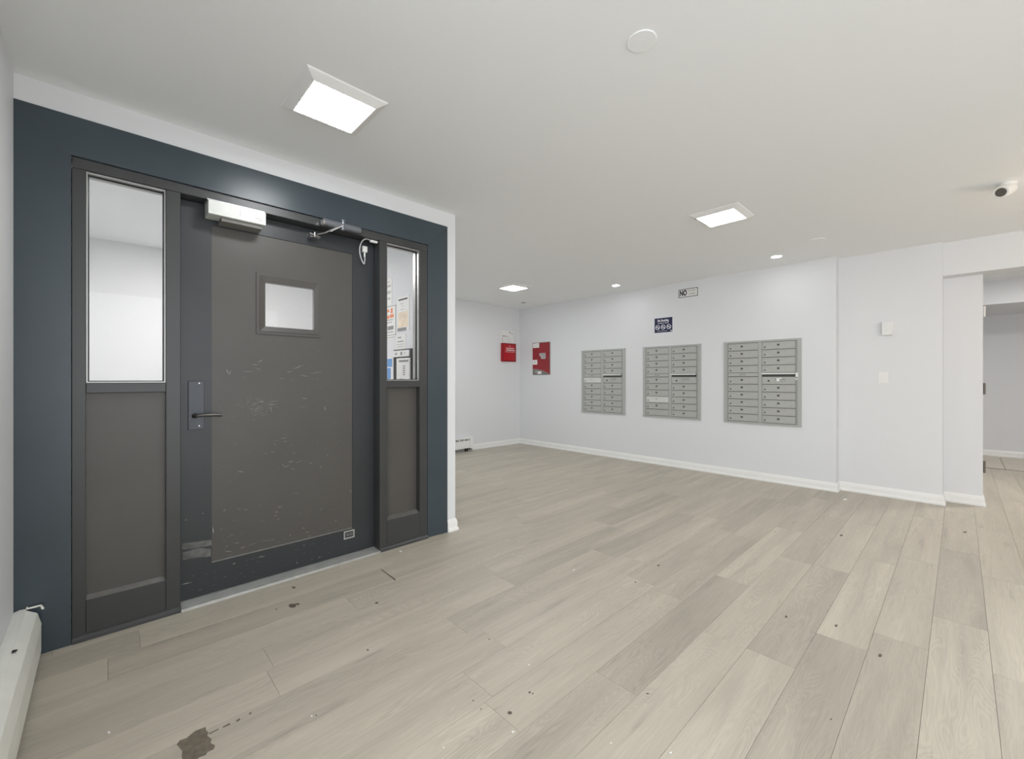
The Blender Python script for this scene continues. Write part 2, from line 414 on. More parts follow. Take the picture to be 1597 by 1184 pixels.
# baseboards: a moulded profile swept along a wall
PROF = [(0, 0), (0.020, 0), (0.020, 0.016), (0.016, 0.024), (0.013, 0.027), (0.013, 0.066), (0.010, 0.072), (0.010, 0.078), (0.006, 0.088), (0.004, 0.094), (0, 0.094)]
def basebd(bm, p0, p1, n, e0=0, e1=0):
    """e0/e1 = +1 outer mitre, -1 inner mitre, 0 square"""
    p0, p1, n = Vector(p0), Vector(p1), Vector(n); t = (p1-p0).normalized(); a = []; b = []
    for d, z in PROF:
        a.append(bm.verts.new(p0 + n*d + Vector((0, 0, z+0.0005)) - t*(e0*d)))
        b.append(bm.verts.new(p1 + n*d + Vector((0, 0, z+0.0005)) + t*(e1*d)))
    m_ = len(PROF)
    for k in range(m_):
        j = (k+1) % m_; bm.faces.new((a[k], a[j], b[j], b[k]))
    bm.faces.new(a); bm.faces.new(b[::-1]); bmesh.ops.recalc_face_normals(bm, faces=bm.faces)
def bb(name, runs, label):
    bm = nb()
    for r in runs: basebd(bm, *r)
    return tag(obj(name, bm, M['trim'], smooth=False), label, 'baseboard', kind='structure')
bb('baseboard_mailboxes', [((MX, 5.68, 0), (MX, 0.905, 0), (-1, 0, 0), -1, 1), ((MX, 0.905, 0), (5.755, 0.905, 0), (0, -1, 0), 1, -1)], 'white baseboard under the mailbox wall')
bb('baseboard_far', [((4.47, 5.68, 0), (MX, 5.68, 0), (0, -1, 0), 0, -1)], 'white baseboard of the far alcove wall')
bb('baseboard_thermostat', [((5.755, 0.905, 0), (5.755, 0.112, 0), (-1, 0, 0), -1, 1), ((5.755, 0.112, 0), (5.98, 0.112, 0), (0, -1, 0), 1, -1)], 'white baseboard under the thermostat wall')
bb('baseboard_passage', [((5.98, 0.112, 0), (5.98, -0.15, 0), (-1, 0, 0), -1, 1), ((5.98, -0.15, 0), (6.10, -0.15, 0), (0, -1, 0), 1, 0)], 'white baseboard at the passage opening')
bb('baseboard_corridor', [((10.0, 0.5, 0.001), (10.0, -3.2, 0.001), (-1, 0, 0), -1, 0)], 'white baseboard beyond the beige tiles')
bb('baseboard_entrance', [((X1+0.002, 2.77, 0), (XP, 2.77, 0), (0, -1, 0), 0, 1), ((XP, 2.77, 0), (XP, 5.68, 0), (1, 0, 0), 1, -1)], 'white baseboard wrapping the wall end beside the entrance')

# ------------------------------------------------------------------ entrance: casing, frame, sidelights, door
tr = thing('trim_1', (0.83, 2.77, 0), 'wide flat slate grey casing around the entrance', 'door casing', kind='structure')
def casing(pts, yin=2.7625):                 # planar quad (x, z) outer, outer, inner, inner ; outer lip proud, inner lip set back
    bm = nb(); (a, b_, c, d) = pts
    f = [(a[0], 2.762, a[1]), (b_[0], 2.762, b_[1]), (c[0], yin, c[1]), (d[0], yin, d[1])]
    fv = [bm.verts.new(p) for p in f]; bv = [bm.verts.new((p[0], 2.785, p[2])) for p in f]
    bm.faces.new(fv); bm.faces.new(bv[::-1])
    for k in range(4):
        j = (k+1) % 4; bm.faces.new((fv[j], fv[k], bv[k], bv[j]))
    bmesh.ops.recalc_face_normals(bm, faces=bm.faces)
    return bm
g = 0.0002
obj('casing_board', casing([(X0, 0.001), (X0, 2.388-g), (-0.110, 2.210-g), (-0.110, 0.001)]), M['casing'], tr)
obj('casing_board', casing([(X0+g, 2.388), (X1-g, 2.388), (1.765, 2.210), (-0.110, 2.210)]), M['casing'], tr)
obj('casing_board', casing([(X1, 2.388-g), (X1, 0.001), (1.765, 0.001), (1.765, 2.210-g)], 2.773), M['casing'], tr)
bm = nb(); box(bm, -0.108, 1.763, 2.774, 2.865, 2.160, 2.2065, 0.002); obj('header_rail', bm, M['frame'], tr)

def sidelight(name, xs, label, zb, zm0, zm1, zt, depth):
    """xs: outer left, glass left, glass right, outer right"""
    a, b_, c, d = xs
    t = thing(name, ((a+d)/2, 2.82, 0), label, 'window', kind='structure')
    F = 2.774
    bm = nb(); box(bm, a, b_, F, 2.865, 0.001, 2.1595, 0.002); obj('stile', bm, M['frame'], t)
    bm = nb(); box(bm, c, d, F, 2.865, 0.001, 2.1595, 0.002); obj('stile', bm, M['frame'], t)
    bm = nb(); box(bm, b_+.0003, c-.0003, F, 2.865, 0.028, zb, 0.002); obj('bottom_rail', bm, M['frame'], t)
    bm = nb(); box(bm, b_+.0003, c-.0003, F, 2.865, zm0, zm1, 0.002); obj('middle_rail', bm, M['frame'], t)
    # sloped ledge at the foot of the panel
    bm = nb(); prism(bm, [(b_+.001, F+.004, zb), (b_+.001, F+.004+depth, zb), (b_+.001, F+.004+depth, zb+.016)], (c-b_-.002, 0, 0)); obj('ledge', bm, M['worn_hilite'], t)
    bm = nb(); box(bm, b_+.0005, c-.0005, F+depth+.004, F+depth+.012, zb, zm0, 0.0); obj('lower_panel', bm, M['panel'], t)
    # foot moulding, a rounded strip
    bm = nb(); prism(bm, [(a+.002, F+.001, 0.001), (a+.002, F-.016, 0.001), (a+.002, F-.015, 0.014), (a+.002, F-.007, 0.024), (a+.002, F+.001, 0.029)], (d-a-.004, 0, 0)); obj('foot_moulding', bm, M['frame'], t)
    # glazing beads: two rebated steps and a pane
    bm = nb(); ring(bm, b_+.0005, c-.0005, zm1+.0005, zt-.0005, b_+.006, c-.006, zm1+.006, zt-.007, F+.010, F+.034); obj('glazing_bead', bm, M['bead'], t)
    bm = nb(); ring(bm, b_+.0005, c-.0005, zm1+.0005, zt-.0005, b_+.010, c-.010, zm1+.010, zt-.012, F+.036, F+.046); obj('glazing_stop', bm, M['dark'], t)
    bm = nb(); ring(bm, b_+.0005, c-.0005, zm1+.0005, zt-.0005, b_+.007, c-.007, zm1+.007, zt-.008, F+.052, F+.088); obj('glazing_bead', bm, M['bead'], t)
    bm = nb(); box(bm, b_+.001, c-.001, F+.047, F+.051, zm1+.001, zt-.001); obj('glass_pane', bm, M['glass'], t)
    return t
sidelight('window_1', (-0.109, -0.063, 0.224, 0.283), 'tall clear sidelight left of the dark door with taupe lower panel', 0.180, 1.134, 1.181, 2.159, 0.022)
sidelight('window_2', (1.378, 1.434, 1.697, 1.763), 'narrow clear sidelight right of the dark door, notices seen through it', 0.205, 1.139, 1.187, 2.159, 0.045)

DY = 2.86
door = thing('door_1', (0.83, 2.89, 0), 'scratched charcoal steel entrance door with taupe panel and small wired window', 'door', kind='structure')
DX0, DX1, DT = 0.286, 1.372, 2.156
px0, px1, pz0, pz1 = 0.4285, 1.2245, 0.180, 2.052
bm = nb(); ring(bm, DX0, DX1, 0.016, DT, px0, px1, pz0, pz1, DY, DY+.044)
obj('leaf_frame', bm, M['leaf'], door)
for q_ in [(DX0-.02, DX1+.02, 2.905, 2.935, DT-.012, DT+.03), (DX1+.0008, DX1+.03, 2.8655, 2.9045, 0.016, DT+.01), (DX0-.02, DX0+.012, 2.905, 2.935, 0.016, DT-.0125), (DX1-.012, DX1+.02, 2.905, 2.935, 0.016, DT-.0125)]:
    bm = nb(); box(bm, *q_); obj('gap_light_block', bm, M['frame'], door)  # unseen strips added to shut vestibule light out of the leaf gaps
bm = nb(); prism(bm, [(px0+.001, DY+.0008, pz0), (px0+.001, DY+.0049, pz0), (px0+.001, DY+.0049, pz0+.006)], (px1-px0-.002, 0, 0)); obj('leaf_highlight_ledge', bm, M['worn_hilite'], door)  # pale colour paints the light line along the panel foot
wx0, wx1, wz0, wz1 = 0.646, 1.013, 1.467, 1.832
hx0, hx1, hz0, hz1 = 0.694, 0.976, 1.514, 1.778
bm = nb(); ring(bm, px0+.0005, px1-.0005, pz0+.0005, pz1-.0005, hx0, hx1, hz0, hz1, DY+.005, DY+.040)
obj('leaf_panel', bm, M['panel'], door)
wf = None
bm = nb(); ring(bm, wx0, wx1, wz0, wz1, wx0+.017, wx1-.017, wz0+.017, wz1-.017, DY-.002, DY+.0048)
ring(bm, wx0+.017, wx1-.017, wz0+.017, wz1-.017, hx0, hx1, hz0, hz1, DY-.006, DY+.0046, yin=DY+.004)
wf = obj('window_frame', bm, M['panel'], door)
bm = nb(); box(bm, hx0+.001, hx1-.001, DY+.016, DY+.020, hz0+.001, hz1-.001); gp = obj('glass_pane', bm, M['glass'], wf)
bm = nb()
s = 0.0165
def clip_seg(cx_, cz_, d):
    t0, t1 = -9, 9
    for c_, dd, lo, hi in ((cx_, d[0], hx0+.002, hx1-.002), (cz_, d[1], hz0+.002, hz1-.002)):
        a_, b2 = (lo-c_)/dd, (hi-c_)/dd
        if a_ > b2: a_, b2 = b2, a_
        t0, t1 = max(t0, a_), min(t1, b2)
    return (t0, t1) if t1-t0 > 0.005 else None
for d in ((0.7071, 0.7071), (0.7071, -0.7071)):
    for i in range(-22, 60):
        c_ = hx0 + i*s
        seg = clip_seg(c_, hz0 if d[1] > 0 else hz1, d)
        if seg:
            z_ = hz0 if d[1] > 0 else hz1
            p = [(c_+d[0]*t, DY+.015, z_+d[1]*t) for t in seg]; nrm = Vector((-d[1], 0, d[0]))*0.0005
            prism(bm, [Vector(p[0])-nrm, Vector(p[1])-nrm, Vector(p[1])+nrm, Vector(p[0])+nrm], (0, 0.0008, 0))
tag(obj('wire_mesh', bm, M['wires'], wf), kind='stuff')
# handle: escutcheon plate, lever, two screws
bm = nb(); box(bm, 0.323, 0.394, DY-.009, DY-.0002, 0.925, 1.188, 0.002); hp = obj('handle_plate', bm, M['plateblue'], door)
bm = nb(); cyl(bm, (0.352, DY-.0092, 1.000), (0.352, DY-.020, 1.000), 0.014, 0.012, bev=0.002)
tube(bm, smooth_pts([(0.352, DY-.010, 1.000), (0.350, DY-.040, 1.000), (0.358, DY-.050, 1.003), (0.385, DY-.052, 1.004), (0.43, DY-.052, 1.003), (0.468, DY-.051, 1.001)]), 0.0085, 14)
obj('lever', bm, M['handle'], hp, smooth=True)
for z_ in (1.176, 0.945):
    bm = nb(); cyl(bm, (0.371, DY-.0092, z_), (0.371, DY-.0115, z_), 0.0045, 0.003, 12); obj('screw', bm, M['steel'], hp)
# small outlined badge near the foot
bm = nb(); ring(bm, 1.163, 1.236, 0.118, 0.172, 1.171, 1.228, 0.126, 0.164, DY-.003, DY-.0002); bd = obj('badge', bm, M['alu'], door)
bm = nb(); box(bm, 1.1715, 1.2275, DY-.0014, DY-.0002, 0.1265, 0.1635)
obj('badge_face', bm, M['leaf'], bd)
bm = nb()
for i in range(9): box(bm, 1.180+i*0.005, 1.182+i*0.005, DY-.0018, DY-.0013, 0.136, 0.154)
obj('badge_ribs', bm, M['inkg'], bd)
# scratches measured on the leaf
def strip(bm, p, q, wd, y):
    p, q = Vector(p), Vector(q); t = (q-p)
    if t.length < 1e-5: return
    n = Vector((-t.z, 0, t.x)).normalized()*wd/2; c = (p+q)/2
    prism(bm, [p, c-n, q, c+n], (0, -0.00025, 0))
bm = nb(); Y_ = DY+.0047
segA = [(145, 95, 185, 165, .004), (185, 165, 195, 115, .003), (835, 105, 945, 60, .003), (760, 140, 830, 125, .002), (905, 165, 1000, 182, .0025), (1000, 150, 1150, 130, .002),
        (470, 40, 530, 0, .003), (400, 55, 490, 60, .002), (480, 440, 540, 435, .004), (560, 465, 670, 465, .0025), (570, 440, 700, 430, .0015), (605, 480, 612, 545, .003), (640, 880, 665, 878, .003), (700, 820, 780, 805, .002), (730, 850, 780, 845, .002),
        (1160, 480, 1168, 535, .004), (920, 400, 985, 408, .003), (770, 1058, 850, 1048, .003), (670, 1115, 760, 1105, .003), (760, 1105, 800, 1088, .0025), (715, 1085, 745, 1080, .0025),
        (890, 1055, 935, 1040, .002), (810, 1125, 850, 1128, .003), (255, 1150, 345, 1162, .003), (600, 952, 650, 950, .002), (830, 968, 860, 966, .002), (545, 970, 570, 968, .003), (1000, 1068, 1030, 1068, .003), (1108, 1110, 1128, 1110, .005), (1180, 985, 1195, 985, .004),
        (310, 130, 440, 125, .0015), (330, 190, 350, 190, .002), (440, 90, 520, 115, .0015), (690, 200, 750, 203, .0015), (860, 480, 1010, 510, .001)]
segB = [(665, 65, 790, 45, .003), (120, 510, 145, 490, .004), (330, 498, 375, 488, .002), (250, 485, 310, 488, .0015), (670, 472, 725, 460, .003), (650, 518, 685, 520, .004), (640, 555, 670, 552, .003), (665, 600, 700, 590, .002),
        (935, 680, 955, 685, .004), (1262, 605, 1285, 605, .003), (130, 920, 215, 925, .003), (240, 845, 285, 828, .003), (280, 895, 355, 870, .003), (355, 870, 480, 825, .0015), (480, 825, 660, 795, .0012), (800, 755, 815, 755, .006),
        (990, 765, 1020, 765, .003), (960, 725, 1010, 722, .002), (90, 695, 110, 695, .003), (195, 755, 220, 752, .003), (140, 870, 170, 868, .002), (1418, 305, 1434, 306, .006), (860, 15, 900, 5, .002)]
for a_, b2, c_, d_, w_ in segA: strip(bm, on_y(330+a_/6.578, 560+b2/6.578, Y_), on_y(330+c_/6.578, 560+d_/6.578, Y_), w_, Y_)
for a_, b2, c_, d_, w_ in segB: strip(bm, on_y(330+a_/6.578, 720+b2/6.578, Y_), on_y(330+c_/6.578, 720+d_/6.578, Y_), w_, Y_)
rs = random.Random(5)
for i in range(150):
    u_ = 480+rs.gauss(0, 75); v_ = 490+rs.gauss(0, 48); an = rs.uniform(0, math.pi); ln = rs.uniform(5, 22)
    strip(bm, on_y(330+u_/6.578, 560+v_/6.578, Y_), on_y(330+(u_+ln*math.cos(an))/6.578, 560+(v_+ln*math.sin(an))/6.578, Y_), rs.uniform(.0007, .0018), Y_)
for i in range(130):
    x_ = rs.uniform(px0+.03, px1-.03); z_ = pz0 + .02 + (1.3*rs.random()**1.6)
    ln = rs.uniform(.004, .03); an = rs.uniform(-0.35, 0.5)
    strip(bm, (x_, Y_, z_), (x_+ln*math.cos(an), Y_, z_+ln*math.sin(an)), rs.uniform(.0004, .001), Y_)
tag(obj('scratches', bm, M['scratch'], door), kind='stuff')
bm = nb(); Y2 = DY-.0002
for a_, b2, c_, d_, w_ in [(470, 985, 555, 968, .004), (215, 1055, 245, 1040, .006), (870, 1030, 885, 1048, .005), (1090, 995, 1120, 970, .003), (940, 860, 955, 858, .004)]:
    strip(bm, on_y(330+a_/6.578, 720+b2/6.578, Y2), on_y(330+c_/6.578, 720+d_/6.578, Y2), w_, Y2)
for a_, b2, c_, d_, w_ in [(278, 742, 281, 741, .009), (315, 802, 317, 800, .004), (289, 812, 291, 810, .004), (282, 912, 300, 908, .005), (332, 822, 333, 833, .006)]:
    strip(bm, on_y(a_, b2, Y2), on_y(c_, d_, Y2), w_, Y2)
for i in range(40):
    x_ = rs.uniform(0.30, 1.34); z_ = rs.uniform(.03, .16); ln = rs.uniform(.004, .02); an = rs.uniform(-.4, .6)
    strip(bm, (x_, Y2, z_), (x_+ln*math.cos(an), Y2, z_+ln*math.sin(an)), rs.uniform(.0005, .0012), Y2)
tag(obj('chips', bm, M['scratch'], door), kind='stuff')
for q in ([(284, 848), (330, 842), (330, 851), (300, 856), (284, 857)], [(285, 862), (310, 855), (329, 856), (329, 868), (305, 870), (285, 874)]):
    bm = nb(); prism(bm, [on_y(a_, b2, Y2) for a_, b2 in q], (0, -.0002, 0)); obj('scuff', bm, M['scuff'], door)
# aluminium threshold with ramped lip
bm = nb(); prism(bm, [(0.284, 2.756, 0.0005), (0.284, 2.757, 0.010), (0.284, 2.762, 0.013), (0.284, 2.900, 0.015), (0.284, 2.900, 0.0005)], (1.093, 0, 0))
th = obj('threshold', bm, M['alu'], door)
bm = nb()
for i in range(4): box(bm, 0.290, 1.370, 2.782+i*0.018, 2.784+i*0.018, 0.0137, 0.0156)
obj('tread_ribs', bm, M['bead'], th)

# ------------------------------------------------------------------ hardware on the frame
# magnetic lock box under the header
t = thing('magnetic_lock', (0.53, 2.80, 2.06), 'off white rectangular lock box at the top left of the dark door', 'lock')
bm = nb(); box(bm, 0.396, 0.668, 2.742, 2.852, 2.078, 2.150, 0.002); obj('cover', bm, M['lockwhite'], t)
bm = nb(); box(bm, 0.392, 0.664, 2.752, 2.8735-.014, 2.1505, 2.1595, 0.001); obj('back_plate', bm, M['bead'], t)
bm = nb(); box(bm, 0.457, 0.655, 2.760, 2.8590, 2.056, 2.0775, 0.002); obj('strike_plate', bm, M['greyp'], t)
bm = nb()
for i, (a_, wd) in enumerate([(0.616, .006), (0.624, .004), (0.630, .006), (0.638, .005), (0.645, .004)]): box(bm, a_, a_+wd, 2.7412, 2.7419, 2.104, 2.110)
for i in range(4): box(bm, 0.626+i*.007, 0.631+i*.007, 2.7412, 2.7419, 2.094, 2.098)
obj('marking', bm, M['inkl'], t)
bm = nb(); box(bm, 0.541, 0.543, 2.7412, 2.7419, 2.098, 2.136); obj('seam', bm, M['inkl'], t)

# door closer
t = thing('door_closer', (1.09, 2.74, 2.15), 'grey tubular door closer with folding arm above the dark door', 'door closer')
bm = nb(); cyl(bm, (0.985, 2.735, 2.178), (1.222, 2.735, 2.178), 0.023, bev=0.003); obj('cylinder_body', bm, M['closer'], t, smooth=True)
bm = nb(); cyl(bm, (0.975, 2.735, 2.178), (0.993, 2.735, 2.178), 0.025, bev=0.004); obj('end_cap', bm, M['steel'], t, smooth=True)
bm = nb(); box(bm, 1.00, 1.21, 2.748, 2.7735, 2.163, 2.196, 0.003); obj('bracket', bm, M['closer'], t)
bm = nb(); cyl(bm, (1.102, 2.722, 2.148), (1.102, 2.722, 2.208), 0.014, bev=0.002)
cyl(bm, (1.102, 2.722, 2.205), (1.102, 2.722, 2.213), 0.018, bev=0.002); obj('spindle', bm, M['closer'], t, smooth=True)
bm = nb(); tube(bm, smooth_pts([(1.102, 2.712, 2.185), (1.05, 2.722, 2.150), (1.00, 2.752, 2.118), (0.965, 2.785, 2.108)]), 0.005, 8)
tube(bm, [(1.10, 2.712, 2.178), (1.03, 2.74, 2.130)], 0.004, 8); obj('arm', bm, M['steel'], t, smooth=True)
bm = nb(); tube(bm, [(0.925, 2.800, 2.112), (0.95, 2.800, 2.106), (0.99, 2.806, 2.100)], 0.006, 8)
cyl(bm, (0.955, 2.800, 2.090), (0.955, 2.800, 2.122), 0.008, bev=0.001)
obj('joint', bm, M['steel'], t, smooth=True)
bm = nb(); box(bm, 0.93, 0.99, 2.806, 2.8595, 2.090, 2.106, 0.002); obj('shoe', bm, M['closer'], t)

# door contact with its looped wire
t = thing('door_contact', (1.30, 2.84, 2.06), 'white door contact with looped grey wire at the top right corner', 'door sensor')
bm = nb(); box(bm, 1.322, 1.374, 2.792, 2.812, 2.142, 2.1585, 0.003); obj('frame_terminal', bm, M['plastic'], t)
bm = nb(); box(bm, 1.287, 1.322, 2.840, 2.8596, 2.078, 2.120, 0.003); obj('door_terminal', bm, M['plastic'], t)
bm = nb(); tube(bm, smooth_pts([(1.323, 2.802, 2.152), (1.300, 2.806, 2.160), (1.275, 2.815, 2.145), (1.262, 2.822, 2.115), (1.258, 2.826, 2.076), (1.268, 2.828, 2.030), (1.290, 2.832, 1.992), (1.302, 2.842, 2.020), (1.304, 2.848, 2.055), (1.304, 2.850, 2.080)]), 0.0042, 8)
obj('wire', bm, M['wire'], t, smooth=True)
bm = nb(); tube(bm, [(1.304, 2.850, 2.045), (1.304, 2.850, 2.079)], 0.0065, 8); obj('strain_relief', bm, M['plastic'], t, smooth=True)

# ------------------------------------------------------------------ notices in the vestibule (wall faces -X at x = 1.90)
def sheet(name, y0, y1, z0, z1, m, label, cat='poster', thick=0.002, x=1.9, group=None):
    bm = nb(); box(bm, x-thick-0.0005, x-0.0005, min(y0, y1), max(y0, y1), z0, z1); o = obj(name, bm, m); return tag(o, label, cat, group)
def bars(name, parent, spec, x, m, thick=0.0006):
    bm = nb()
    for y0, y1, z0, z1 in spec: box(bm, x-thick, x, min(y0, y1), max(y0, y1), z0, z1)
    return obj(name, bm, m, parent)
o = sheet('notice', 3.80, 3.578, 1.880, 2.126, M['paper'], 'white notice sheet highest on the vestibule wall, through right sidelight')
bars('print', o, [(3.70, 3.62, 2.10-.01, 2.098), (3.68, 3.60, 2.045, 2.065), (3.68, 3.60, 1.985, 2.010), (3.66, 3.61, 1.93, 1.95)], 1.8974, M['inkl'])
o = sheet('notice', 3.80, 3.506, 1.572, 1.876, M['paper'], 'black bordered notice with orange heading behind the right sidelight')
bars('border', o, [(3.80, 3.512, 1.862, 1.868), (3.516, 3.510, 1.59, 1.868), (3.80, 3.512, 1.598, 1.604), (3.80, 3.530, 1.578, 1.583)], 1.8974, M['inkg'])
bars('heading', o, [(3.70, 3.63, 1.815, 1.84), (3.60, 3.565, 1.80, 1.845), (3.70, 3.63, 1.755, 1.785), (3.62, 3.545, 1.76, 1.79)], 1.8974, M['orange'])
bars('print', o, [(3.70, 3.56, 1.738, 1.744), (3.70, 3.58, 1.715, 1.722), (3.66, 3.55, 1.650, 1.685), (3.70, 3.55, 1.625, 1.632)], 1.8974, M['inkg'])
o = sheet('poster', 3.478, 3.272, 1.620, 1.925, M['paper'], 'white poster with cream picture and dark heading behind the right sidelight', thick=0.003)
bars('heading', o, [(3.455, 3.300, 1.893, 1.906)], 1.8964, M['ink'])
bars('picture', o, [(3.460, 3.290, 1.655, 1.790)], 1.8964, M['cream'])
bars('print', o, [(3.43, 3.37, 1.86, 1.866), (3.40, 3.36, 1.84, 1.845), (3.42, 3.36, 1.81, 1.815)], 1.8964, M['inkl'])
bars('foot_band', o, [(3.476, 3.320, 1.622, 1.650)], 1.8964, M['inkg'])
o = sheet('notice', 3.504, 3.332, 1.462, 1.596, M['paper'], 'small white sheet with two text lines above the intercom')
bars('print', o, [(3.47, 3.41, 1.562, 1.572), (3.48, 3.37, 1.528, 1.536), (3.49, 3.36, 1.505, 1.508), (3.49, 3.36, 1.485, 1.488)], 1.8974, M['inkg'])
t = thing('intercom_panel', (1.89, 3.35, 1.05), 'white and black intercom panel on vestibule wall behind the right sidelight', 'intercom')
bm = nb(); box(bm, 1.872, 1.8995, 3.185, 3.504, 1.05, 1.458, 0.003); obj('back_box', bm, M['ink'], t)
bm = nb(); box(bm, 1.862, 1.8715, 3.215, 3.488, 1.392, 1.448, 0.002); f1 = obj('upper_plate', bm, M['plastic'], t)
for q_ in [(3.46, 3.445, 1.41, 1.43), (3.435, 3.42, 1.41, 1.43), (3.36, 3.33, 1.405, 1.435), (3.29, 3.28, 1.415, 1.428)]: bars('button', f1, [q_], 1.8618, M['inkg'])
bm = nb(); box(bm, 1.858, 1.8715, 3.200, 3.425, 1.06, 1.380, 0.003); f1 = obj('speaker_panel', bm, M['plastic'], t)
bars('grille', f1, [(3.38, 3.22, 1.345, 1.362)] + [(3.31, 3.275, 1.232+i*0.018, 1.242+i*0.018) for i in range(5)] + [(3.37, 3.30, 1.19, 1.20)], 1.8578, M['inkg'])
o = sheet('poster', 3.80, 3.560, 1.10, 1.40, M['paper'], 'blue and white poster at the lower left of the right sidelight')
bars('picture', o, [(3.70, 3.575, 1.31, 1.385), (3.68, 3.60, 1.20, 1.30), (3.69, 3.64, 1.12, 1.20)], 1.8974, M['blue'])

# ------------------------------------------------------------------ mailboxes
mesh_cache = {}
def shared(key, fn, m):
    if key not in mesh_cache:
        bm = nb(); fn(bm); me = bpy.data.meshes.new(key); bm.to_mesh(me); bm.free(); me.materials.append(m); mesh_cache[key] = me
    return mesh_cache[key]
def put(name, me, parent, loc, ploc):
    o = bpy.data.objects.new(name, me); COL.objects.link(o); o.parent = parent; o.location = Vector(loc)-Vector(ploc); return o

